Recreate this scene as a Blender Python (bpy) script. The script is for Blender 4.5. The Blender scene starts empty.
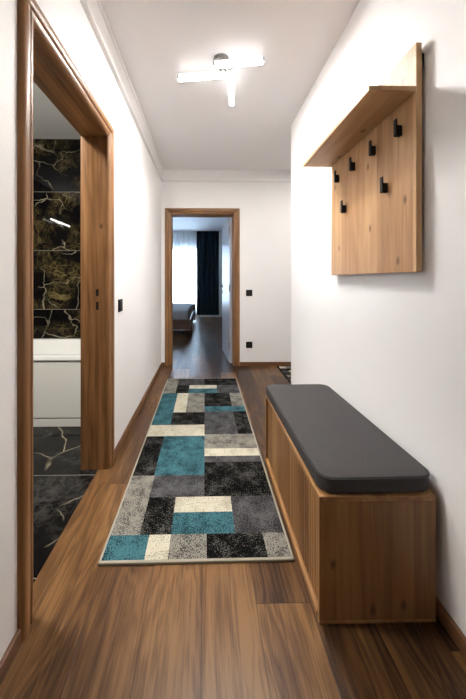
import bpy, bmesh, math, random
from math import sin, cos, pi, radians
from mathutils import Vector, Matrix

sc = bpy.context.scene
COL = sc.collection
random.seed(4)

# ------------------------------------------------------------------ materials
class NT:
    def __init__(self, name):
        self.m = bpy.data.materials.new(name)
        self.m.use_nodes = True
        self.t = self.m.node_tree
        self.b = self.t.nodes['Principled BSDF']
        self.out = self.t.nodes['Material Output']
    def n(self, kind, **kw):
        nd = self.t.nodes.new(kind)
        for k, v in kw.items():
            setattr(nd, k, v)
        return nd
    def put(self, sock, v):
        if isinstance(v, bpy.types.NodeSocket):
            self.t.links.new(v, sock)
        elif isinstance(v, (tuple, list)) and len(v) == 3 and sock.type == 'RGBA':
            sock.default_value = (*v, 1)
        else:
            sock.default_value = v
    def math(self, op, a, b=0.0, c=0.0, clamp=False):
        nd = self.n('ShaderNodeMath', operation=op, use_clamp=clamp)
        self.put(nd.inputs[0], a); self.put(nd.inputs[1], b); self.put(nd.inputs[2], c)
        return nd.outputs[0]
    def mix(self, f, a, b, blend='MIX'):
        nd = self.n('ShaderNodeMix', data_type='RGBA', blend_type=blend)
        self.put(nd.inputs[0], f); self.put(nd.inputs[6], a); self.put(nd.inputs[7], b)
        return nd.outputs[2]
    def coord(self):
        tc = self.n('ShaderNodeTexCoord')
        sp = self.n('ShaderNodeSeparateXYZ')
        self.t.links.new(tc.outputs['Object'], sp.inputs[0])
        return sp.outputs[0], sp.outputs[1], sp.outputs[2]
    def vec(self, x, y, z):
        nd = self.n('ShaderNodeCombineXYZ')
        self.put(nd.inputs[0], x); self.put(nd.inputs[1], y); self.put(nd.inputs[2], z)
        return nd.outputs[0]
    def noise(self, v, scale, detail=4, rough=.55, dist=0):
        nd = self.n('ShaderNodeTexNoise')
        self.put(nd.inputs['Vector'], v)
        nd.inputs['Scale'].default_value = scale
        nd.inputs['Detail'].default_value = detail
        nd.inputs['Roughness'].default_value = rough
        nd.inputs['Distortion'].default_value = dist
        return nd.outputs[0]
    def white(self, v):
        nd = self.n('ShaderNodeTexWhiteNoise', noise_dimensions='3D')
        self.put(nd.inputs['Vector'], v)
        return nd.outputs[0]
    def maprange(self, v, a, b, c=0.0, d=1.0):
        nd = self.n('ShaderNodeMapRange')
        self.put(nd.inputs[0], v)
        for i, q in enumerate((a, b, c, d)):
            nd.inputs[1 + i].default_value = q
        return nd.outputs[0]
    def ramp(self, v, stops):
        nd = self.n('ShaderNodeValToRGB')
        self.put(nd.inputs[0], v)
        els = nd.color_ramp.elements
        while len(els) < len(stops):
            els.new(.5)
        for e, (p, c) in zip(els, stops):
            e.position = p; e.color = (*c, 1)
        return nd.outputs[0]
    def bump(self, h, strength, dist=.002):
        nd = self.n('ShaderNodeBump')
        nd.inputs['Strength'].default_value = strength
        nd.inputs['Distance'].default_value = dist
        self.put(nd.inputs['Height'], h)
        self.t.links.new(nd.outputs[0], self.b.inputs['Normal'])
    def base(self, c, rough=.5, metal=0.0, spec=.5):
        self.put(self.b.inputs['Base Color'], c)
        self.put(self.b.inputs['Roughness'], rough)
        self.b.inputs['Metallic'].default_value = metal
        self.b.inputs['Specular IOR Level'].default_value = spec
        return self.m

def lin(r, g, b):
    f = lambda c: ((c / 255 + .055) / 1.055) ** 2.4 if c > 10 else c / 255 / 12.92
    return (f(r), f(g), f(b))

def paint(name, c, rough=.6, bump=.05):
    n = NT(name)
    x, y, z = n.coord()
    v = n.noise(n.vec(x, y, z), 3, 2)
    col = n.mix(n.maprange(v, .3, .7), tuple(k * .985 for k in c), c)
    n.bump(n.noise(n.vec(x, y, z), 220, 2), bump, .001)
    return n.base(col, rough)

def plain(name, c, rough=.5, metal=0.0, spec=.5):
    return NT(name).base(c, rough, metal, spec)

def emit(name, c, s):
    n = NT(name)
    n.base((.9, .9, .9), .4)
    n.put(n.b.inputs['Emission Color'], c)
    n.b.inputs['Emission Strength'].default_value = s
    return n.m

def wood(name, stops, axis='z', stave=None, across='y', knots=.35, rough=.45, seed=0.0, ring=9.0, vary=.35, bump=.15, soft=1.0):
    """grain runs along `axis`; staves of width `stave` lie side by side along `across`"""
    n = NT(name)
    d = dict(zip('xyz', n.coord()))
    along = d[axis]
    oth = [k for k in 'xyz' if k != axis]
    a = d[across]; b = d[[k for k in oth if k != across][0]]
    rnd = 0.5
    if stave:
        idx = n.math('FLOOR', n.math('DIVIDE', n.math('ADD', a, 50 + seed * .013), stave))
        rnd = n.white(n.vec(idx, seed, 3.3))
        off = n.math('MULTIPLY', rnd, 37.0)
    else:
        off = seed * 3.7
    u = n.math('ADD', a, off)
    big = n.noise(n.vec(u, n.math('MULTIPLY', along, .10), b), 7, 2, .5, .3)
    rings = n.math('SINE', n.math('MULTIPLY', big, ring * 6.28))
    fine = n.noise(n.vec(u, n.math('MULTIPLY', along, .025), b), 90, 5, .65)
    streak = n.noise(n.vec(u, n.math('MULTIPLY', along, .06), b), 26, 3, .6)
    g = n.math('ADD', n.math('MULTIPLY', rings, .035), n.math('MULTIPLY', fine, .42))
    g = n.math('ADD', g, n.math('MULTIPLY', streak, .42))
    g = n.math('ADD', g, n.math('MULTIPLY', n.math('SUBTRACT', big, .5), .35))
    g = n.math('ADD', g, .08)
    g = n.math('ADD', n.math('MULTIPLY', g, soft), .5 * (1 - soft))
    if stave:
        g = n.math('ADD', g, n.math('MULTIPLY', n.math('SUBTRACT', rnd, .5), vary))
    col = n.ramp(g, stops)
    if knots:
        vo = n.n('ShaderNodeTexVoronoi', voronoi_dimensions='2D')
        n.put(vo.inputs['Vector'], n.vec(u, n.math('MULTIPLY', along, .55), seed))
        vo.inputs['Scale'].default_value = 6.5
        k = n.maprange(vo.outputs['Distance'], .025, .085, 1, 0)
        sepc = n.n('ShaderNodeSeparateColor')
        n.t.links.new(vo.outputs['Color'], sepc.inputs[0])
        keep = n.math('GREATER_THAN', sepc.outputs[0], 1 - knots)
        k = n.math('MULTIPLY', n.math('MULTIPLY', k, keep), .75)
        col = n.mix(k, col, tuple(q * .35 for q in stops[0][1]))
    n.bump(fine, bump, .001)
    return n.base(col, rough, 0, .4)

def planks(name):
    n = NT(name)
    x, y, z = n.coord()
    W, L = .195, 1.3
    xs = n.math('DIVIDE', n.math('ADD', x, .015), W)
    pi_ = n.math('FLOOR', xs)
    off = n.math('FRACT', n.math('ADD', n.math('MULTIPLY', pi_, .37), .833))
    ys = n.math('ADD', n.math('DIVIDE', y, L), off)
    ri = n.math('FLOOR', ys)
    r1 = n.white(n.vec(pi_, ri, 7.0)); r2 = n.white(n.vec(pi_, ri, 2.0))
    u = n.math('ADD', x, n.math('MULTIPLY', r1, 31.0))
    v = n.math('ADD', y, n.math('MULTIPLY', r2, 17.0))
    big = n.noise(n.vec(u, n.math('MULTIPLY', v, .16), 0.0), 6.5, 3, .5, .35)
    rings = n.math('SINE', n.math('MULTIPLY', big, 75.0))
    fine = n.noise(n.vec(u, n.math('MULTIPLY', v, .03), 0.0), 130, 6, .75)
    streak = n.noise(n.vec(u, n.math('MULTIPLY', v, .07), 5.0), 17, 3, .6)
    g = n.math('ADD', n.math('MULTIPLY', rings, .055), n.math('MULTIPLY', fine, .65))
    g = n.math('SUBTRACT', g, .05)
    g = n.math('ADD', g, n.math('MULTIPLY', streak, .42))
    g = n.math('ADD', g, .04)
    g = n.math('ADD', g, n.math('MULTIPLY', n.math('SUBTRACT', big, .5), .5))
    g = n.math('ADD', g, n.math('MULTIPLY', n.math('SUBTRACT', r1, .5), .36))
    col = n.ramp(g, [(.32, lin(36, 23, 14)), (.44, lin(66, 44, 26)), (.58, lin(92, 64, 37)), (.74, lin(122, 90, 56))])
    # smoky heartwood streaks
    hw = n.maprange(n.noise(n.vec(u, n.math('MULTIPLY', v, .22), 9.0), 4.2, 3, .5, .6), .60, .72)
    col = n.mix(n.math('MULTIPLY', hw, .55), col, lin(62, 44, 38))
    pores = n.noise(n.vec(u, n.math('MULTIPLY', v, .022), 3.0), 75, 3, .6)
    col = n.mix(n.math('MULTIPLY', n.maprange(pores, .54, .70), .35), col, lin(40, 25, 16))
    fx = n.math('FRACT', xs); fy = n.math('FRACT', ys)
    ex = n.math('MULTIPLY', n.math('MINIMUM', fx, n.math('SUBTRACT', 1.0, fx)), W)
    ey = n.math('MULTIPLY', n.math('MINIMUM', fy, n.math('SUBTRACT', 1.0, fy)), L)
    seam = n.maprange(n.math('MINIMUM', ex, ey), .0006, .0022, 1, 0)
    col = n.mix(n.math('MULTIPLY', seam, .65), col, lin(40, 26, 18))
    n.bump(n.math('SUBTRACT', n.math('MULTIPLY', fine, .25), seam), .25, .0015)
    rg = n.maprange(fine, .3, .7, .27, .40)
    return n.base(col, rg, 0, .28)

def marble(name, plane, tw, th, ox, oz, gold, rough, net=.45, swirl=.42):
    n = NT(name)
    d = dict(zip('xyz', n.coord()))
    a, b = d[plane[0]], d[plane[1]]
    ta = n.math('DIVIDE', n.math('ADD', a, ox), tw); tb = n.math('DIVIDE', n.math('ADD', b, oz), th)
    ia, ib = n.math('FLOOR', ta), n.math('FLOOR', tb)
    r = n.math('MULTIPLY', n.white(n.vec(ia, ib, 1.5)), 23.0)
    P = n.vec(n.math('ADD', a, r), n.math('ADD', b, n.math('MULTIPLY', r, .7)), 0.0)
    ds = n.n('ShaderNodeTexNoise'); ds.inputs['Scale'].default_value = 3.2; ds.inputs['Detail'].default_value = 6
    n.put(ds.inputs['Vector'], P)
    vm = n.n('ShaderNodeVectorMath', operation='MULTIPLY_ADD')
    n.put(vm.inputs[0], ds.outputs['Color']); vm.inputs[1].default_value = (swirl, swirl, 0); n.put(vm.inputs[2], P)
    def veins(scale, w):
        vo = n.n('ShaderNodeTexVoronoi', feature='DISTANCE_TO_EDGE')
        n.put(vo.inputs['Vector'], vm.outputs[0]); vo.inputs['Scale'].default_value = scale
        return n.maprange(vo.outputs['Distance'], 0, w, 1, 0)
    patch = n.maprange(n.noise(P, 2.6, 3), .45, .68)
    v1 = n.math('MULTIPLY', n.math('POWER', veins(2.6, .016), 1.3), n.maprange(n.noise(P, 3.7, 2), .43, .60))
    v2 = n.math('MULTIPLY', n.math('POWER', veins(15.0, .09), 1.5), patch)
    cloud = n.math('MULTIPLY', n.maprange(n.noise(P, 14, 8, .75), .42, .72), patch)
    col = n.mix(n.math('MULTIPLY', cloud, .9), lin(15, 14, 14), gold)
    col = n.mix(n.math('MULTIPLY', v2, net), col, tuple(min(1, k * 2.2) for k in gold))
    col = n.mix(n.math('MULTIPLY', v1, .85), col, lin(165, 155, 132))
    fa, fb = n.math('FRACT', ta), n.math('FRACT', tb)
    ea = n.math('MULTIPLY', n.math('MINIMUM', fa, n.math('SUBTRACT', 1.0, fa)), tw)
    eb = n.math('MULTIPLY', n.math('MINIMUM', fb, n.math('SUBTRACT', 1.0, fb)), th)
    grout = n.maprange(n.math('MINIMUM', ea, eb), .0012, .0026, 1, 0)
    col = n.mix(grout, col, lin(128, 124, 116))
    n.put(n.b.inputs['Roughness'], n.maprange(grout, 0, 1, rough, .7))
    n.put(n.b.inputs['Base Color'], col)
    n.b.inputs['Specular IOR Level'].default_value = .16
    return n.m

def rug_mat(name, c, c2, th):
    n = NT(name)
    x, y, z = n.coord()
    r = n.noise(n.vec(x, y, 0.0), 165, 2, .6)
    dens = n.math('ADD', n.math('MULTIPLY', n.math('SUBTRACT', n.noise(n.vec(x, y, 0.0), 11, 5, .7), .5), .75), .37 + th * .42)
    f = n.maprange(n.math('SUBTRACT', dens, r), -.018, .018)
    col = n.mix(n.math('MULTIPLY', f, .85), c, c2)
    col = n.mix(n.math('MULTIPLY', n.white(n.vec(n.math('MULTIPLY', x, 900), n.math('MULTIPLY', y, 900), 1.0)), .12), col, (.02, .02, .02))
    n.bump(r, .5, .002)
    return n.base(col, .95, 0, .03)

def fabric(name, c, scale=700, amt=.35):
    n = NT(name)
    x, y, z = n.coord()
    v = n.noise(n.vec(x, y, z), scale, 2, .6)
    w = n.noise(n.vec(x, y, z), 9, 3)
    col = n.mix(n.maprange(v, .3, .7), tuple(k * (1 - amt) for k in c), tuple(k * (1 + amt) for k in c))
    col = n.mix(n.math('MULTIPLY', w, .25), col, tuple(k * .7 for k in c))
    n.bump(v, .4, .001)
    return n.base(col, .92, 0, .2)

M = {}
M['wall'] = paint('white wall paint', (.87, .862, .852))
M['ceil'] = paint('white ceiling paint', (.85, .835, .84))
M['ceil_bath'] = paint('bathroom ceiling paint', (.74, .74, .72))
M['trim'] = paint('white moulding paint', (.86, .85, .845), .5, .02)
M['floor'] = planks('walnut laminate planks')
M['tile_wall'] = marble('dark marble wall tile', 'xz', 1.2, .6, 3.3, .34, lin(112, 98, 62), .03)
M['tile_side'] = marble('dark marble side tile', 'yz', 1.2, .6, .4, .34, lin(112, 98, 62), .03)
M['tile_floor'] = marble('dark marble floor tile', 'xy', 1.2, .6, 3.0, .06, lin(70, 68, 64), .10, .14, .2)
OAK = [(.30, lin(86, 57, 33)), (.47, lin(130, 92, 56)), (.60, lin(154, 112, 72)), (.78, lin(178, 138, 95))]
OAKF = [(.28, lin(128, 90, 56)), (.45, lin(176, 134, 90)), (.60, lin(202, 164, 118)), (.78, lin(218, 184, 140))]
OAKB = [(.28, lin(92, 60, 34)), (.45, lin(132, 93, 54)), (.60, lin(156, 116, 72)), (.78, lin(180, 142, 95))]
for ax, ac in (('x', 'z'), ('y', 'z'), ('z', 'x')):
    M['door_' + ax] = wood('oak door veneer ' + ax, OAK, ax, None, ac, .12, .38, 1.3, 7)
M['door_zy'] = wood('oak door veneer upright', OAK, 'z', None, 'y', .12, .38, 4.1, 7)
M['groove_shade'] = plain('dark groove shade', lin(40, 26, 16), .6)
M['rack'] = wood('oak coat panel staves', OAKF, 'z', .115, 'y', .5, .5, 2.0, 6, .22, soft=.6)
M['rack_shelf'] = wood('oak coat shelf', OAKF, 'y', None, 'x', .2, .5, 5.0, 6, soft=.6)
M['bench_end'] = wood('oak bench end staves', OAKB, 'z', .10, 'x', .45, .45, 6.0, 6, .2, soft=.6)
M['bench_front'] = wood('oak bench door staves', OAKB, 'z', .12, 'y', .3, .5, 8.0, 6, .25, soft=.6)
M['bench_y'] = wood('oak bench boards', OAKB, 'y', None, 'x', .2, .5, 9.0, 6)
M['base'] = wood('brown skirting', [(.3, lin(74, 49, 32)), (.5, lin(112, 78, 52)), (.75, lin(140, 102, 70))], 'y', None, 'z', 0, .4, 3.0, 6)
M['base_x'] = wood('brown skirting across', [(.3, lin(74, 49, 32)), (.5, lin(112, 78, 52)), (.75, lin(140, 102, 70))], 'x', None, 'z', 0, .4, 3.0, 6)
M['cushion'] = fabric('charcoal cushion fabric', lin(66, 64, 64), 420, .35)
M['piping'] = fabric('charcoal cushion piping', lin(52, 51, 52))
M['black'] = plain('black matt metal', lin(16, 14, 13), .5, 0, .3)
M['steel'] = plain('brushed nickel', lin(150, 148, 145), .3, 1.0)
M['plastic'] = plain('black matt plastic', lin(12, 11, 11), .45, 0, .3)
M['plastic2'] = plain('black satin plastic', lin(17, 16, 16), .4, 0, .3)
M['tub'] = plain('white acrylic', (.82, .82, .79), .18)
M['apron'] = plain('white tub panel', (.74, .73, .68), .3)
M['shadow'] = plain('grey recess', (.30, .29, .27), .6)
M['leaf'] = plain('pale grey door lacquer', lin(165, 165, 174), .35)
M['tube'] = emit('lit led tube', (1, .962, .935), 215)
M['shield_glow'] = emit('glowing light shield', (1, .97, .94), 1.0)  # faint glow so the added lamp shell looks lit
M['tube_bath'] = emit('lit bathroom tube', (1, .96, .90), 70)
M['drape'] = fabric('dark teal drape', lin(30, 50, 58), 500, .25)
M['mattress'] = fabric('grey mattress cover', lin(140, 140, 143), 300, .08)
M['bedwood'] = wood('dark bed wood', [(.3, lin(58, 42, 34)), (.5, lin(84, 62, 50)), (.75, lin(104, 80, 66))], 'x', None, 'z', 0, .4, 3.0, 6)
M['pvc'] = plain('white window frame', (.82, .82, .82), .3)
gl = NT('window glass'); gl.base((1, 1, 1), .0); gl.b.inputs['Transmission Weight'].default_value = 1; gl.b.inputs['IOR'].default_value = 1.02; M['glass'] = gl.m
sh = NT('white sheer voile')
tr = sh.n('ShaderNodeBsdfTransparent'); tl = sh.n('ShaderNodeBsdfTranslucent'); df = sh.n('ShaderNodeBsdfDiffuse')
tl.inputs[0].default_value = (.9, .92, .95, 1); df.inputs[0].default_value = (.85, .86, .88, 1)
m1 = sh.n('ShaderNodeMixShader'); m2 = sh.n('ShaderNodeMixShader')
m1.inputs[0].default_value = .35; m2.inputs[0].default_value = .62
sh.t.links.new(tl.outputs[0], m1.inputs[1]); sh.t.links.new(df.outputs[0], m1.inputs[2])
sh.t.links.new(tr.outputs[0], m2.inputs[1]); sh.t.links.new(m1.outputs[0], m2.inputs[2])
sh.t.links.new(m2.outputs[0], sh.out.inputs[0]); M['sheer'] = sh.m
TEAL, CREAM, LG, GR, BK = lin(62, 104, 112), lin(190, 185, 166), lin(132, 129, 120), lin(84, 83, 84), lin(8, 8, 8)
M['r_teal'] = rug_mat('teal pile', TEAL, lin(20, 34, 40), .26)
M['r_cream'] = rug_mat('cream pile', CREAM, lin(140, 132, 114), .18)
M['r_lg'] = rug_mat('light grey pile', LG, lin(44, 42, 41), .22)
M['r_gr'] = rug_mat('grey pile', GR, lin(32, 31, 33), .30)
M['r_bk'] = rug_mat('black pile', BK, lin(88, 86, 82), .10)
M['binding'] = fabric('beige rug binding', lin(150, 145, 130), 500, .2)

# ------------------------------------------------------------------ helpers
def origin_of(p):
    v = Vector((0, 0, 0))
    while p is not None:
        v = v + p.location; p = p.parent
    return v

def link(name, bm, mats, parent=None, origin=None, smooth=False):
    """one mesh object; bm is in place coordinates"""
    if parent is not None:
        o0 = origin_of(parent)
    else:
        o0 = Vector(origin) if origin else Vector((0, 0, 0))
    bmesh.ops.translate(bm, verts=bm.verts, vec=-o0)
    bmesh.ops.recalc_face_normals(bm, faces=bm.faces)
    me = bpy.data.meshes.new(name)
    if smooth:
        for f in bm.faces: f.smooth = True
    bm.to_mesh(me); bm.free()
    if not isinstance(mats, (list, tuple)): mats = [mats]
    for m in mats: me.materials.append(m)
    if smooth:
        try: me.set_sharp_from_angle(angle=radians(38))
        except Exception: pass
    o = bpy.data.objects.new(name, me); COL.objects.link(o)
    if parent is not None: o.parent = parent
    else: o.location = o0
    return o

def thing(name, label, cat, loc, group=None):
    o = bpy.data.objects.new(name, None); COL.objects.link(o)
    o.location = loc; o.empty_display_size = .1
    return tag(o, label, cat, group)

def tag(o, label, cat, group=None):
    o['label'] = label; o['category'] = cat
    if group: o['group'] = group
    return o

def struct(o):
    o['kind'] = 'structure'
    return o

def box(bm, lo, hi, bev=0.0, seg=2):
    r = bmesh.ops.create_cube(bm, size=1)
    vs = r['verts']
    c = [(a + b) / 2 for a, b in zip(lo, hi)]; s = [b - a for a, b in zip(lo, hi)]
    for v in vs:
        v.co = Vector((c[i] + v.co[i] * s[i] for i in range(3)))
    if bev:
        es = list({e for v in vs for e in v.link_edges})
        bmesh.ops.bevel(bm, geom=es, offset=bev, segments=seg, affect='EDGES', profile=.5)
    return bm

def B(*args, **kw):
    return box(bmesh.new(), *args, **kw)

def boxes(lst, bev=0.0):
    bm = bmesh.new()
    for lo, hi in lst: box(bm, lo, hi, bev)
    return bm

def cyl(bm, p0, p1, r, seg=24, r2=None, caps=True):
    p0, p1 = Vector(p0), Vector(p1)
    d = p1 - p0
    q = Vector((0, 0, 1)).rotation_difference(d.normalized()).to_matrix().to_4x4()
    bmesh.ops.create_cone(bm, cap_ends=caps, segments=seg, radius1=r, radius2=r if r2 is None else r2, depth=d.length,
                          matrix=Matrix.Translation((p0 + p1) / 2) @ q)
    return bm

def extrude_profile(bm, pts, f, t0, t1):
    """closed profile pts (a,b); f(a,b,t)->xyz at the two ends t0/t1 (t may be per-point callables)"""
    A = [bm.verts.new(f(a, b, t0(a) if callable(t0) else t0)) for a, b in pts]
    Bv = [bm.verts.new(f(a, b, t1(a) if callable(t1) else t1)) for a, b in pts]
    n = len(pts)
    for i in range(n):
        j = (i + 1) % n
        bm.faces.new((A[i], A[j], Bv[j], Bv[i]))
    bm.faces.new(A); bm.faces.new(list(reversed(Bv)))
    return bm

def rrect(x0, x1, y0, y1, r, n=6):
    pts = []
    for cx, cy, a0 in ((x1 - r, y1 - r, 0), (x0 + r, y1 - r, 90), (x0 + r, y0 + r, 180), (x1 - r, y0 + r, 270)):
        for k in range(n + 1):
            a = radians(a0 + 90 * k / n)
            pts.append((cx + r * cos(a), cy + r * sin(a)))
    return pts

def loft(bm, rings, cap0=True, cap1=True):
    vs = [[bm.verts.new(p) for p in r] for r in rings]
    n = len(rings[0])
    for a, b in zip(vs, vs[1:]):
        for i in range(n):
            j = (i + 1) % n
            bm.faces.new((a[i], a[j], b[j], b[i]))
    if cap0: bm.faces.new(list(reversed(vs[0])))
    if cap1: bm.faces.new(vs[-1])
    return bm

# ------------------------------------------------------------------ dimensions
XL, XR = -.600, .808           # hall walls
YB = 3.914                     # hall end wall
YF = -4.2                      # behind the camera
ZC = 2.63                      # ceiling
YC = 2.746                     # end of the right-hand wall
XN = 2.4                       # side passage end
YBED = 9.15                     # bedroom window wall
BXL = -2.45                    # bathroom left wall
YBT = 2.99                     # bathroom tiled wall

# ------------------------------------------------------------------ setting
struct(link('floor', boxes([((-.66, YF, -.08), (XN, YB + .07, 0)), ((-3.2, YB + .07, -.08), (1.6, YBED + .3, 0))]), M['floor']))
struct(link('floor_bathroom', B((BXL - .1, .2, -.08), (-.66, YBT + .1, -.001)), M['tile_floor']))
struct(link('ceiling', B((-.68, YF - .1, ZC), (XN + .1, YB + .08, ZC + .1)), M['ceil']))
struct(link('ceiling_bathroom', B((BXL - .1, .2, 2.60), (-.68, YBT + .1, 2.74)), M['ceil_bath']))
struct(link('ceiling_bedroom', B((-3.3, YB + .08, 2.70), (1.7, YBED + .3, 2.80)), M['ceil']))

# door opening numbers
D1a, D1b, D1t = 1.017, 1.785, 2.043        # bathroom doorway, along y
D2a, D2b, D2t = -.469, .371, 2.043         # bedroom doorway, along x
J = .030; GAP = .005; CW = .050
h1a, h1b, h1t = D1a - J - GAP - .004, D1b + J + GAP + .004, D1t + J + GAP + .004
h2a, h2b, h2t = D2a - J - GAP - .004, D2b + J + GAP + .004, D2t + J + GAP + .004
WT = .155
struct(link('wall_left', boxes([((XL - WT, YF, 0), (XL, h1a, ZC)), ((XL - WT, h1b, 0), (XL, YB, ZC)), ((XL - WT, h1a, h1t), (XL, h1b, ZC))]), M['wall']))
struct(link('wall_back', boxes([((XL - WT, YB, 0), (h2a, YB + .155, ZC + .05)), ((h2b, YB, 0), (XN + .1, YB + .155, ZC + .05)), ((h2a, YB, h2t), (h2b, YB + .155, ZC + .05))]), M['wall']))
struct(link('wall_right', B((XR, YF, 0), (XR + .13, YC, ZC), bev=.003), M['wall']))
struct(link('wall_front', B((XL - WT, YF - .12, 0), (XN + .1, YF, ZC)), M['wall']))
struct(link('wall_passage', B((XN, YF, 0), (XN + .1, YB, ZC)), M['wall']))
struct(link('wall_bathroom_back', B((BXL, YBT, 0), (XL - WT, YBT + .1, 2.6)), M['tile_wall']))
struct(link('wall_bathroom_left', B((BXL - .1, .2, 0), (BXL, YBT + .1, 2.6)), M['tile_side']))
struct(link('wall_bathroom_front', B((BXL, .2, 0), (XL - WT, .3, 2.6)), M['tile_wall']))
# bedroom walls; window opening in the far one
WX0, WX1, WZ1 = -2.3, -.05, 2.20
struct(link('wall_bedroom_window', boxes([((-3.2, YBED, 0), (WX0, YBED + .25, 2.75)), ((WX1, YBED, 0), (1.6, YBED + .25, 2.75)), ((WX0, YBED, WZ1), (WX1, YBED + .25, 2.75)), ((WX0, YBED, 0), (WX1, YBED + .25, .10))]), M['wall']))
struct(link('wall_bedroom_left', B((-3.3, YB + .155, 0), (-3.2, YBED + .25, 2.75)), M['wall']))
struct(link('wall_bedroom_right', B((1.6, YB + .155, 0), (1.7, YBED + .25, 2.75)), M['wall']))
struct(link('wall_bedroom_front', boxes([((-3.2, YB + .10, 0), (XL - WT, YB + .155, 2.7)), ]), M['wall']))

# baseboards
def baseboard(name, lo, hi, m):
    return struct(link(name, B(lo, hi, bev=.003, seg=2), m))
BH, BT = .052, .014
baseboard('baseboard_left', (XL, h1b + CW - .004, 0), (XL + BT, YB, BH), M['base'])
baseboard('baseboard_left_near', (XL, YF, 0), (XL + BT, h1a - CW + .004, BH), M['base'])
baseboard('baseboard_right', (XR - BT, YF, 0), (XR, YC, BH), M['base'])
baseboard('baseboard_back_left', (XL + BT, YB - BT, 0), (h2a - CW + .004, YB, BH), M['base_x'])
baseboard('baseboard_back', (h2b + CW - .004, YB - BT, 0), (XN, YB, BH), M['base_x'])
struct(link('baseboard_bedroom', B((-3.2, YBED - .015, 0), (1.6, YBED, .08), bev=.003), M['pvc']))

# crown moulding
CR = [(0, 2.487), (.020, 2.487), (.026, 2.491), (.026, 2.506), (.020, 2.511), (.010, 2.514), (.011, 2.530), (.018, 2.552), (.026, 2.574), (.034, 2.590), (.034, 2.600), (.042, 2.604), (.046, 2.614), (.046, ZC), (0, ZC)]
struct(link('trim_1', extrude_profile(bmesh.new(), CR, lambda a, b, t: (XL + a, t, b), YF, lambda a: YB - a), M['trim'], smooth=True))
struct(link('trim_2', extrude_profile(bmesh.new(), CR, lambda a, b, t: (t, YB - a, b), lambda a: XL + a, XN), M['trim'], smooth=True))

# ------------------------------------------------------------------ door frames
CP = [(0, 0), (0, .010), (.003, .014), (.008, .017), (.016, .019), (.025, .0195), (.034, .018), (.041, .015), (.046, .010), (.049, .005), (CW, 0)]
def door_frame(root, l, r, top, f, mleg, mhead, jm_leg, jm_head, depth, far_casing=True):
    """f(along, z, d): d is measured out of the hall wall, negative into the wall"""
    o = J + GAP
    def P(a, d): return (a + o, d)
    leg_top = lambda a: top + a + o
    def side(sgn, e):
        bm = bmesh.new()
        extrude_profile(bm, CP, lambda a, d, t: f(e + sgn * (a + o), t, d), 0.0, leg_top)
        return bm
    link('casing', side(-1, l), mleg, root, smooth=True)
    link('casing', side(1, r), mleg, root, smooth=True)
    bm = bmesh.new()
    extrude_profile(bm, CP, lambda a, d, t: f(t, top + o + a, d), lambda a: l - o - a, lambda a: r + o + a)
    link('casing', bm, mhead, root, smooth=True)
    def fb(bm, a0, a1, z0, z1, d0, d1, bev=0.0):
        p, q = f(a0, z0, d0), f(a1, z1, d1)
        box(bm, [min(i, j) for i, j in zip(p, q)], [max(i, j) for i, j in zip(p, q)], bev)
    # lining with a rounded hall-side nose and a shallow door stop
    rr = .027; dn = .0125
    JP = [(.002, -depth), (.002, -.082), (0, -.079)] + [(-rr + rr * cos(radians(q)), dn - rr + rr * sin(radians(q))) for q in range(0, 91, 15)] + [(-J, dn), (-J, -depth)]
    jt = lambda a: top - a
    for s_, e in ((1, l), (-1, r)):
        link('jamb', extrude_profile(bmesh.new(), JP, lambda a, d, t: f(e + s_ * a, t, d), 0.0, jt), jm_leg, root, smooth=True)
    link('head_jamb', extrude_profile(bmesh.new(), JP, lambda a, d, t: f(t, top - a, d), lambda a: l + a, lambda a: r - a), jm_head, root, smooth=True)
    bm = bmesh.new()
    fb(bm, l - o - .003, l - J, 0, top + o, -depth + .01, -.010)
    fb(bm, r + J, r + o + .003, 0, top + o, -depth + .01, -.010)
    fb(bm, l - o - .003, r + o + .003, top + J, top + o + .003, -depth + .01, -.010)
    link('groove_shade_strip', bm, M['groove_shade'], root)  # dark backing colour stands in for the shade deep in the casing groove

d1 = struct(thing('door_1', 'oak door frame of the bathroom doorway in the left wall', 'door frame', (XL, (D1a + D1b) / 2, 0)))
door_frame(d1, D1a, D1b, D1t, lambda a, z, d: (XL + d, a, z), M['door_zy'], M['door_y'], M['door_z'], M['door_y'], .165)
bm = bmesh.new()
box(bm, (-.672, D1b - .0008, 1.062), (-.656, D1b + .001, 1.104))
box(bm, (-.672, D1b - .0008, .978), (-.656, D1b + .001, 1.026))
link('strike_slot', bm, M['black'], d1)

d2 = struct(thing('door_2', 'oak door frame and pale open door at the end of the hall', 'door', ((D2a + D2b) / 2, YB, 0)))
door_frame(d2, D2a, D2b, D2t, lambda a, z, d: (a, YB - d, z), M['door_z'], M['door_x'], M['door_zy'], M['door_x'], .175)
# open leaf, hinged on the right, swung into the bedroom
hx, hy, ang, lw = D2b - .026, YB + .10, radians(94.0), .80
ux, uy = cos(ang), sin(ang)
nx, ny = -uy, ux        # towards the opening side (left)
def LP(t, s, z): return Vector((hx + ux * t + nx * s, hy + uy * t + ny * s, z))
def leafbox(bm, t0, t1, s0, s1, z0, z1, bev=0):
    bmb = bmesh.new(); box(bmb, (t0, s0, z0), (t1, s1, z1), bev)
    me = bpy.data.meshes.new('tmp')
    for v in bmb.verts: v.co = LP(*v.co)
    bmb.to_mesh(me); bmb.free(); bm.from_mesh(me); bpy.data.meshes.remove(me)
    return bm
leaf = link('door_leaf', leafbox(bmesh.new(), 0, lw, -.02, .02, .008, 2.03, .002), M['leaf'], d2)
bm = bmesh.new()
for s in (1, -1):
    cyl(bm, LP(lw - .06, s * .020, 1.06), LP(lw - .06, s * .028, 1.06), .026)
    cyl(bm, LP(lw - .06, s * .028, 1.06), LP(lw - .06, s * .066, 1.06), .009, 12)
    cyl(bm, LP(lw - .05, s * .062, 1.06), LP(lw - .18, s * .062, 1.06), .010, 12)
link('handle', bm, M['black'], leaf, smooth=True)
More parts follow.
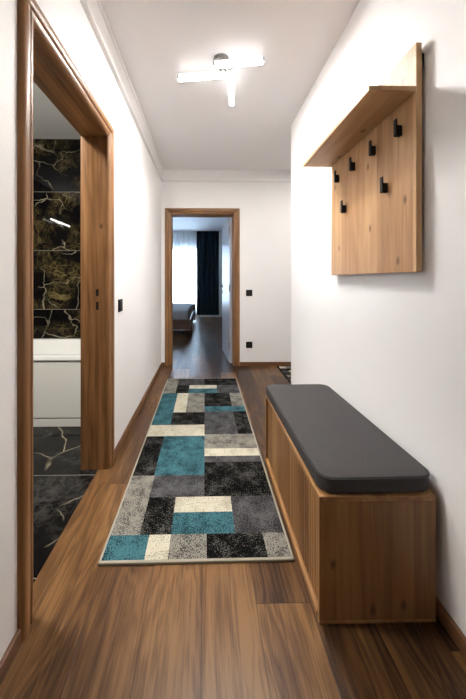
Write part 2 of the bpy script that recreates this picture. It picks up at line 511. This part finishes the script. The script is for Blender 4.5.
bm = bmesh.new()
for s in (1, -1): cyl(bm, LP(lw - .06, s * .020, .965), LP(lw - .06, s * .028, .965), .024)
link('key_rose', bm, M['black'], leaf, smooth=True)
bm = bmesh.new()
for z in (.25, 1.05, 1.85): cyl(bm, LP(-.004, .024, z - .045), LP(-.004, .024, z + .045), .008, 12)
link('hinge', bm, M['steel'], leaf, smooth=True)

# ------------------------------------------------------------------ bedroom window
w = struct(thing('window_1', 'white framed bedroom window behind the sheer curtain', 'window', ((WX0 + WX1) / 2, YBED + .1, .10)))
fr = bmesh.new()
for x0, x1 in ((WX0, WX0 + .07), (-1.2, -1.1), (WX1 - .07, WX1)): box(fr, (x0, YBED + .09, .10), (x1, YBED + .16, WZ1), .004)
for z0, z1 in ((.10, .18), (WZ1 - .07, WZ1)): box(fr, (WX0, YBED + .09, z0), (WX1, YBED + .16, z1), .004)
link('window_frame', fr, M['pvc'], w)
for x0, x1 in ((WX0 + .07, -1.2), (-1.1, WX1 - .07)):
    link('pane', B((x0, YBED + .12, .18), (x1, YBED + .126, WZ1 - .07)), M['glass'], w)

def drape(x0, x1, y, z0, z1, amp, wave, ph=0):
    bm = bmesh.new(); n = int((x1 - x0) / wave * 10); cols = []
    for i in range(n + 1):
        x = x0 + (x1 - x0) * i / n
        c = []
        for k in range(7):
            z = z0 + (z1 - z0) * k / 6
            t = 1 - .25 * k / 6
            c.append(bm.verts.new((x, y + amp * t * sin(2 * pi * (x - x0) / wave + ph + .5 * sin(x * 9)) , z)))
        cols.append(c)
    for a, b in zip(cols, cols[1:]):
        for k in range(6): bm.faces.new((a[k], b[k], b[k + 1], a[k + 1]))
    return bm
def curtain(name, label, x0, x1, y, amp, wave, m, thick):
    o = link(name, drape(x0, x1, y, .075, 2.675, amp, wave), m, origin=((x0 + x1) / 2, y, .075), smooth=True)
    md = o.modifiers.new('thickness', 'SOLIDIFY'); md.thickness = thick
    return tag(o, label, 'curtain')
curtain('curtain', 'dark teal floor-length curtain beside the bright bedroom window', -.285, .40, YBED - .16, .035, .115, M['drape'], .003)
curtain('sheer_curtain', 'white sheer curtain glowing in front of the bedroom window', -2.35, -.24, YBED - .085, .025, .10, M['sheer'], .0)
bpy.data.objects['sheer_curtain'].modifiers.clear()
rail = link('curtain_rail', boxes([((-2.4, YBED - .20, 2.675), (.6, YBED - .05, 2.70))], .002), M['pvc'], origin=(-.9, YBED - .12, 2.675))
tag(rail, 'white curtain rail on the bedroom ceiling above both curtains', 'curtain rail')

# ------------------------------------------------------------------ bed
bx0, bx1, by0, by1 = -2.05, -.315, 5.97, 8.0
bed = thing('bed', 'low dark wooden bed with a grey mattress in the bedroom', 'bed', ((bx0 + bx1) / 2, (by0 + by1) / 2, 0))
link('footboard', B((bx0, by0, .135), (bx1, by0 + .03, .345), bev=.004), M['bedwood'], bed)
link('side_rail', B((bx1 - .03, by0 + .03, .135), (bx1, by1, .345), bev=.004), M['bedwood'], bed)
link('side_rail', B((bx0, by0 + .03, .135), (bx0 + .03, by1, .345), bev=.004), M['bedwood'], bed)
link('headboard', B((bx0 - .03, by1, .05), (bx1 + .03, by1 + .05, .50), bev=.008), M['bedwood'], bed)
link('slat_base', B((bx0 + .03, by0 + .03, .22), (bx1 - .03, by1, .30)), M['bedwood'], bed)
mt = bmesh.new(); box(mt, (bx0 + .05, by0 + .05, .30), (bx1 - .05, by1 - .01, .525), .045, 5)
link('mattress', mt, M['mattress'], bed, smooth=True)
link('edge_highlight', B((bx0, by0 - .004, .126), (bx1, by0 + .03, .136)), M['pvc'], bed)  # white strip stands in for light reflected along the footboard's lower edge
for x in (bx0 + .14, bx1 - .20):
    for y in (by0 + .25, by1 - .2):
        link('leg', B((x, y, 0), (x + .06, y + .06, .136), bev=.003), M['black'], bed)

# ------------------------------------------------------------------ bathtub
tx0, tx1, ty0, ty1 = BXL, XL - WT - .002, 2.30, YBT - .002
tub = thing('bathtub', 'white built-in bathtub along the dark marble bathroom wall', 'bathtub', ((tx0 + tx1) / 2, (ty0 + ty1) / 2, 0))
rings = []
for ins, z, r in ((0, .528, .012), (0, .556, .012), (.003, .562, .012), (.055, .564, .06), (.066, .560, .08), (.078, .53, .09), (.11, .30, .12), (.15, .20, .14), (.21, .17, .10)):
    rings.append([(x, y, z) for x, y in rrect(tx0 + .001 + ins, tx1 - ins, ty0 + ins, ty1 - ins, r, 6)])
link('tub_shell', loft(bmesh.new(), rings, False, True), M['tub'], tub, smooth=True)
link('apron', B((tx0, ty0 + .010, .070), (tx1, ty0 + .03, .516), bev=.003), M['apron'], tub)
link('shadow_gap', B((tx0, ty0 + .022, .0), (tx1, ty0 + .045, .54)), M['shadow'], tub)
link('plinth', B((tx0, ty0 + .012, 0), (tx1, ty0 + .03, .060), bev=.002), M['apron'], tub)

# bathroom lamp: long tube on the left bathroom wall
bl = thing('mirror_lamp', 'lit tube lamp on the bathroom side wall, seen as a reflection in the tiles', 'lamp', (BXL, 1.15, 2.1))
link('wall_plate', B((BXL, 1.05, 2.07), (BXL + .03, 1.25, 2.13), bev=.004), M['steel'], bl)
link('light_tube', cyl(bmesh.new(), (BXL + .06, .86, 2.1), (BXL + .06, 1.46, 2.1), .011), M['tube_bath'], bl, smooth=True)
for y in (1.08, 1.20): link('arm', B((BXL + .03, y, 2.09), (BXL + .05, y + .02, 2.11)), M['steel'], bl)

# ------------------------------------------------------------------ coat rack
ra, rb = 1.053, 1.776; px0, px1 = .773, .795; pz0, pz1 = 1.190, 2.035
rack = thing('coat_rack', 'oak wall coat rack with a shelf and six black hooks', 'coat rack', (px1, (ra + rb) / 2, pz0))
link('back_panel', B((px0, ra, pz0), (px1, rb, pz1), bev=.0012, seg=1), M['rack'], rack)
link('shelf', B((.597, ra, 1.856), (px0, rb, 1.874), bev=.0012, seg=1), M['rack_shelf'], rack)
for y in (ra + .018, rb - .05):
    link('hanger_bracket', B((px1, y - .012, pz1 - .09), (XR, y + .02, pz1 - .035), bev=.002), M['black'], rack)
link('hanger_bracket', B((px1, ra + .06, pz0 + .05), (XR, rb - .06, pz0 + .08)), M['black'], rack)
def hook(y, z):
    bm = bmesh.new()
    hw = .0085; P = px0
    prof = [(P, z - .034), (P - .021, z - .034), (P - .025, z - .030), (P - .025, z + .033), (P - .0195, z + .033), (P - .0195, z + .006), (P, z + .006)]
    extrude_profile(bm, prof, lambda a, b, t: (a, t, b), y - hw, y + hw)
    bmesh.ops.bevel(bm, geom=bm.edges[:], offset=.0008, segments=1, affect='EDGES')
    link('hook', bm, M['black'], rack)
for y in (1.137, 1.314, 1.497, 1.677): hook(y, 1.764)
for y in (1.228, 1.594): hook(y, 1.567)

# ------------------------------------------------------------------ bench
ba, bb, b0, b1, bt = .971, 1.863, .382, .781, .428
bench = thing('storage_bench', 'low oak storage bench with ribbed doors along the right wall', 'bench', ((b0 + b1) / 2, (ba + bb) / 2, 0))
T = .018
link('side_panel', B((b0, ba, .002), (b1, ba + T, bt - T), bev=.001, seg=1), M['bench_end'], bench)
link('side_panel', B((b0, bb - T, .002), (b1, bb, bt - T), bev=.001, seg=1), M['bench_end'], bench)
link('top_panel', B((b0, ba, bt - T), (b1, bb, bt), bev=.001, seg=1), M['bench_y'], bench)
link('bottom_panel', B((b0 - .003, ba + T, 0), (b1 - .004, bb - T, T + .004), bev=.001, seg=1), M['bench_y'], bench)
link('base_edge', B((b0 - .0015, ba - .0015, 0), (b1, ba + .0145, .010), bev=.001, seg=1), M['bench_y'], bench)
link('back_panel', B((b1 - .006, ba + T, T), (b1 - .001, bb - T, bt - T)), M['bench_y'], bench)
mid = 1.385
def ribbed(y0, y1):
    prof = []
    w = .024; n = round((y1 - y0) / w); w = (y1 - y0) / n
    xf = b0 + .012
    for i in range(n):
        a = y0 + i * w
        prof += [(xf + .0035, a + .0006), (xf + .001, a + .0022), (xf, a + .005), (xf, a + w - .005), (xf + .001, a + w - .0022), (xf + .0035, a + w - .0006)]
    prof += [(b0 + .028, y1 - .0006), (b0 + .028, y0 + .0006)]
    bm = bmesh.new()
    extrude_profile(bm, prof, lambda a, b, t: (a, b, t), T + .006, bt - T - .003)
    return bm
link('door', ribbed(ba + T + .002, mid - .0015), M['bench_front'], bench)
link('door', ribbed(mid + .0015, bb - T - .010), M['bench_front'], bench)

# cushion: rounded slab with piping seams
c0, c1, ca, cb, cz = .385, .786, .980, 1.870, bt
cu = thing('seat_cushion', 'charcoal grey fabric cushion with rounded corners lying on the oak bench', 'cushion', ((c0 + c1) / 2, (ca + cb) / 2, cz))
rings = []
H = .060
prof = [(.010, 0), (.003, .003), (0, .009), (-.001, .020), (-.001, .040), (0, .050), (.004, .057), (.014, .0605), (.05, .0625), (.13, .064)]
for ins, z in prof:
    rings.append([(x, y, cz + z) for x, y in rrect(c0 + ins, c1 - ins, ca + ins, cb - ins, max(.012, .052 - ins), 8)])
link('cover', loft(bmesh.new(), rings), M['cushion'], cu, smooth=True)
bm = bmesh.new()
pts = rrect(c0 - .001, c1 + .001, ca - .001, cb + .001, .053, 8)
for z in (.0525,):
    n = len(pts)
    for i in range(n):
        a, b = pts[i], pts[(i + 1) % n]
        if (Vector(a) - Vector(b)).length > 1e-4:
            cyl(bm, (*a, cz + z), (*b, cz + z), .0022, 6)
link('piping', bm, M['piping'], cu, smooth=True)
cu.rotation_euler.z = radians(.7)

# ------------------------------------------------------------------ rug
KY = 336.4
RA, RBk = KY / (564.0 - 280), KY / (379 - 280)
rw = .805
rx, ry = -.042, (RA + RBk) / 2
blocks = [  # u0,u1,v_far,v_near, colour
 (0, .17, 379, 394, 'lg'), (.17, .535, 379, 386, 'gr'), (.535, 1, 379, 386, 'bk'),
 (.17, .335, 386, 394, 'bk'), (.335, .70, 386, 389.4, 'cream'), (.335, .70, 389.4, 394, 'teal'), (.70, 1, 386, 394, 'gr'),
 (0, .20, 394, 425.8, 'teal'), (.20, .335, 394, 413.2, 'cream'), (.335, .537, 394, 413.2, 'lg'), (.537, .85, 394, 407.4, 'bk'), (.85, 1, 394, 407.4, 'lg'),
 (.537, 1, 407.4, 412.6, 'teal'), (.20, .537, 413.2, 425.8, 'bk'), (.537, .85, 412.6, 435.6, 'gr'), (.85, 1, 412.6, 435.6, 'bk'),
 (0, .537, 425.8, 437, 'cream'), (.537, 1, 435.6, 450, 'lg'), (.537, 1, 450, 457.6, 'cream'), (.537, 1, 457.6, 463.8, 'gr'),
 (0, .17, 437, 476.5, 'bk'), (.17, .537, 437, 476.5, 'teal'), (.537, 1, 463.8, 498.4, 'bk'),
 (0, .175, 476.5, 535.9, 'lg'), (.175, .537, 476.5, 498.4, 'gr'),
 (.175, .35, 498.4, 535.9, 'bk'), (.35, .71, 498.4, 513.9, 'cream'), (.35, .71, 513.9, 535.9, 'teal'), (.71, 1, 498.4, 535.9, 'gr'),
 (0, .23, 535.9, 563.2, 'teal'), (.23, .35, 535.9, 563.2, 'cream'), (.35, .55, 535.9, 563.2, 'lg'), (.55, .865, 535.9, 563.2, 'bk'), (.865, 1, 535.9, 563.2, 'lg')]
keys = ['teal', 'cream', 'lg', 'gr', 'bk']
rug = thing('runner_rug', 'long runner rug with teal, cream, grey and black blocks on the hall floor', 'rug', (rx, ry, 0))
rug_h = .010
bm = bmesh.new()
Ld = RBk - RA
e = .010
def rp(u, v):
    Y = KY / (v - 280)
    x = min(max((u - .5) * rw, -rw / 2 + e), rw / 2 - e)
    y = min(max(Y - ry, -Ld / 2 + e), Ld / 2 - e)
    return x, y
for u0, u1, v0, v1, k in blocks:
    (x0, yb), (x1, ya) = rp(u0, v0), rp(u1, v1)
    vs = [bm.verts.new((rx + x, ry + y, z)) for z in (0.001, rug_h) for x, y in ((x0, ya), (x1, ya), (x1, yb), (x0, yb))]
    for f in ((4, 5, 6, 7), (3, 2, 1, 0), (0, 1, 5, 4), (1, 2, 6, 5), (2, 3, 7, 6), (3, 0, 4, 7)):
        fc = bm.faces.new([vs[i] for i in f]); fc.material_index = keys.index(k)
link('pile', bm, [M['r_' + k] for k in keys], rug)
bm = bmesh.new()
X, Y2 = rw / 2, Ld / 2
for lo, hi in (((-X, -Y2), (X, -Y2 + e + .003)), ((-X, Y2 - e - .003), (X, Y2)), ((-X, -Y2), (-X + e + .001, Y2)), ((X - e - .001, -Y2), (X, Y2))):
    box(bm, (rx + lo[0], ry + lo[1], 0), (rx + hi[0], ry + hi[1], rug_h + .0015), .003)
link('binding', bm, M['binding'], rug, smooth=True)
rug.rotation_euler.z = radians(.25)

# mat in the side passage
mat = thing('door_mat', 'dark patterned mat on the floor past the right wall corner', 'mat', (1.4, 3.46, 0))
bm = bmesh.new()
cellw = .085
for i in range(10):
    for k in range(9):
        x0 = .965 + i * cellw; y0 = 3.08 + k * cellw
        z = (.0, .009)
        vs = [bm.verts.new((x, y, q)) for q in z for x, y in ((x0, y0), (x0 + cellw, y0), (x0 + cellw, y0 + cellw), (x0, y0 + cellw))]
        c = [0, 3, 1, 3, 2, 3][(i * 2 + k) % 6]
        for f in ((4, 5, 6, 7), (0, 1, 5, 4), (1, 2, 6, 5), (2, 3, 7, 6), (3, 0, 4, 7)):
            fc = bm.faces.new([vs[j] for j in f]); fc.material_index = c
link('pile', bm, [M['r_gr'], M['r_cream'], M['r_lg'], M['r_bk']], mat)
link('border', boxes([((.945, 3.06, 0), (.968, 3.865, .010)), ((.945, 3.06, 0), (1.835, 3.083, .010)), ((.945, 3.842, 0), (1.835, 3.865, .010)), ((1.812, 3.06, 0), (1.835, 3.865, .010))], .002), M['r_bk'], mat)

# ------------------------------------------------------------------ ceiling lamp
lc = (.10, 1.93)
lamp = thing('ceiling_lamp', 'lit ceiling lamp of three white tubes on a round nickel mount', 'lamp', (*lc, ZC))
bm = bmesh.new()
cyl(bm, (*lc, ZC - .028), (*lc, ZC), .052, 32)
link('mount', bm, M['steel'], lamp, smooth=True)
zt = 2.555
tubes = [((-.185, 2.005), (.125, 1.965)), ((.055, 1.880), (.36, 1.835)), ((.160, 1.915), (.205, 2.285))]
bm = bmesh.new()
cyl(bm, (*lc, zt), (*lc, ZC - .02), .010, 12)
for (a, b), t in zip(tubes, (.86, .16, .10)):
    q = (a[0] + (b[0] - a[0]) * t, a[1] + (b[1] - a[1]) * t)
    cyl(bm, (*lc, zt + .02), (*q, zt + .006), .006, 10)
link('bracket', bm, M['steel'], lamp, smooth=True)
for a, b in tubes:
    t = link('light_tube', cyl(bmesh.new(), (*a, zt), (*b, zt), .0185, 20), M['tube'], lamp, smooth=True)
    d = (Vector(b) - Vector(a)).normalized()
    for p, s in ((a, -1), (b, 1)):
        link('end_cap', cyl(bmesh.new(), (*p, zt), (p[0] + d.x * s * .008, p[1] + d.y * s * .008, zt), .0205, 20), M['steel'], t, smooth=True)
    # added shell over each tube keeps its light off the ceiling, open downwards
    bm = bmesh.new()
    pr = [(.0218 * cos(radians(w_)), .0218 * sin(radians(w_))) for w_ in range(-45, 226, 10)]
    pr += [(.0198 * cos(radians(w_)), .0198 * sin(radians(w_))) for w_ in range(225, -46, -10)]
    A0, B0 = Vector((*a, zt)), Vector((*b, zt))
    dx, dy = -d.y, d.x
    extrude_profile(bm, pr, lambda p_, q_, t_: (t_.x + dx * p_, t_.y + dy * p_, t_.z + q_), A0, B0)
    link('light_shield', bm, M['shield_glow'], t, smooth=True)

# ------------------------------------------------------------------ switches
def plate(name, label, cat, c, axis, kind):
    th = thing(name, label, cat, c)
    h = .0425
    def bx(u0, u1, z0, z1, d0, d1, bev):
        if axis == 'x': return B((c[0] + d0, c[1] + u0, c[2] + z0), (c[0] + d1, c[1] + u1, c[2] + z1), bev=bev)
        return B((c[0] + u0, c[1] - d1, c[2] + z0), (c[0] + u1, c[1] - d0, c[2] + z1), bev=bev)
    link('plate', bx(-h, h, -h, h, 0, .008, .002), M['plastic'], th)
    if kind == 'switch':
        link('rocker', bx(-.029, -.001, -.029, .029, .006, .0125, .0015), M['plastic2'], th)
        link('rocker', bx(.001, .029, -.029, .029, .006, .0125, .0015), M['plastic2'], th)
    else:
        bm = bmesh.new()
        n = 28
        cc = Vector(c)
        r1 = [(c[0] + .021 * cos(2 * pi * i / n), c[1] - .0125, c[2] + .021 * sin(2 * pi * i / n)) for i in range(n)]
        r0 = [(c[0] + .025 * cos(2 * pi * i / n), c[1] - .007, c[2] + .025 * sin(2 * pi * i / n)) for i in range(n)]
        r2 = [(c[0] + .018 * cos(2 * pi * i / n), c[1] - .0125, c[2] + .018 * sin(2 * pi * i / n)) for i in range(n)]
        r3 = [(c[0] + .017 * cos(2 * pi * i / n), c[1] - .0085, c[2] + .017 * sin(2 * pi * i / n)) for i in range(n)]
        link('outlet', loft(bm, [r0, r1, r2, r3]), M['plastic2'], th, smooth=True)
        bm = bmesh.new()
        for s in (-1, 1): cyl(bm, (c[0] + s * .0095, c[1] - .0098, c[2]), (c[0] + s * .0095, c[1] - .0080, c[2]), .0028, 10)
        link('contact', bm, M['steel'], th)
    return th
plate('light_switch', 'black light switch on the left wall beside the bathroom doorway', 'switch', (XL, 2.03, .983), 'x', 'switch')
plate('light_switch', 'black light switch on the end wall, above the socket', 'switch', (.583, YB, .985), 'y', 'switch')
plate('power_socket', 'black power socket low on the end wall beside the bedroom door', 'socket', (.583, YB, .283), 'y', 'socket')

# ------------------------------------------------------------------ light and camera
wd = bpy.data.worlds.new('World'); sc.world = wd; wd.use_nodes = True
bg = wd.node_tree.nodes['Background']
bg.inputs[0].default_value = (.72, .85, 1.0, 1); bg.inputs[1].default_value = 1.3

bd = bpy.data.lights.new('bathroom_fill_light', 'AREA'); bd.shape = 'DISK'; bd.size = .35; bd.energy = 24; bd.color = (1, .96, .90)  # added unseen fill light, brightens the bathroom from its ceiling
bo = bpy.data.objects.new('bathroom_fill_light', bd); COL.objects.link(bo); bo.location = (-1.35, 1.25, 2.585)
pd = bpy.data.lights.new('passage_ceiling_light', 'AREA'); pd.shape = 'DISK'; pd.size = .4; pd.energy = 7; pd.color = (1, .95, .89)
po = bpy.data.objects.new('passage_ceiling_light', pd); COL.objects.link(po); po.location = (1.55, 2.9, ZC - .02)
ld = bpy.data.lights.new('daylight', 'AREA'); ld.shape = 'RECTANGLE'; ld.size = 2.2; ld.size_y = 2.1
ld.energy = 60; ld.color = (.52, .74, 1.0)
lo = bpy.data.objects.new('daylight', ld); COL.objects.link(lo)
lo.location = (-1.15, YBED + .6, 1.3); lo.rotation_euler = (radians(-90), 0, 0)

cam = bpy.data.cameras.new('Camera'); co = bpy.data.objects.new('Camera', cam); COL.objects.link(co)
co.location = (0, 0, 1.16); co.rotation_euler = (radians(90), 0, radians(-1.0))
cam.sensor_fit = 'VERTICAL'; cam.sensor_height = 36; cam.sensor_width = 24
cam.lens = 290 / 699 * 36
cam.shift_x = (233 - 211.06) / 699; cam.shift_y = -(349.5 - 280) / 699
cam.clip_start = .02
sc.camera = co

sc.view_settings.view_transform = 'Standard'
sc.view_settings.look = 'None'
sc.view_settings.exposure = 1.38
sc.view_settings.gamma = 1
sc.view_settings.use_curve_mapping = False
try:
    sc.cycles.use_denoising = True
    sc.cycles.max_bounces = 12
    sc.cycles.diffuse_bounces = 8
    sc.cycles.sample_clamp_indirect = 8
except Exception:
    pass
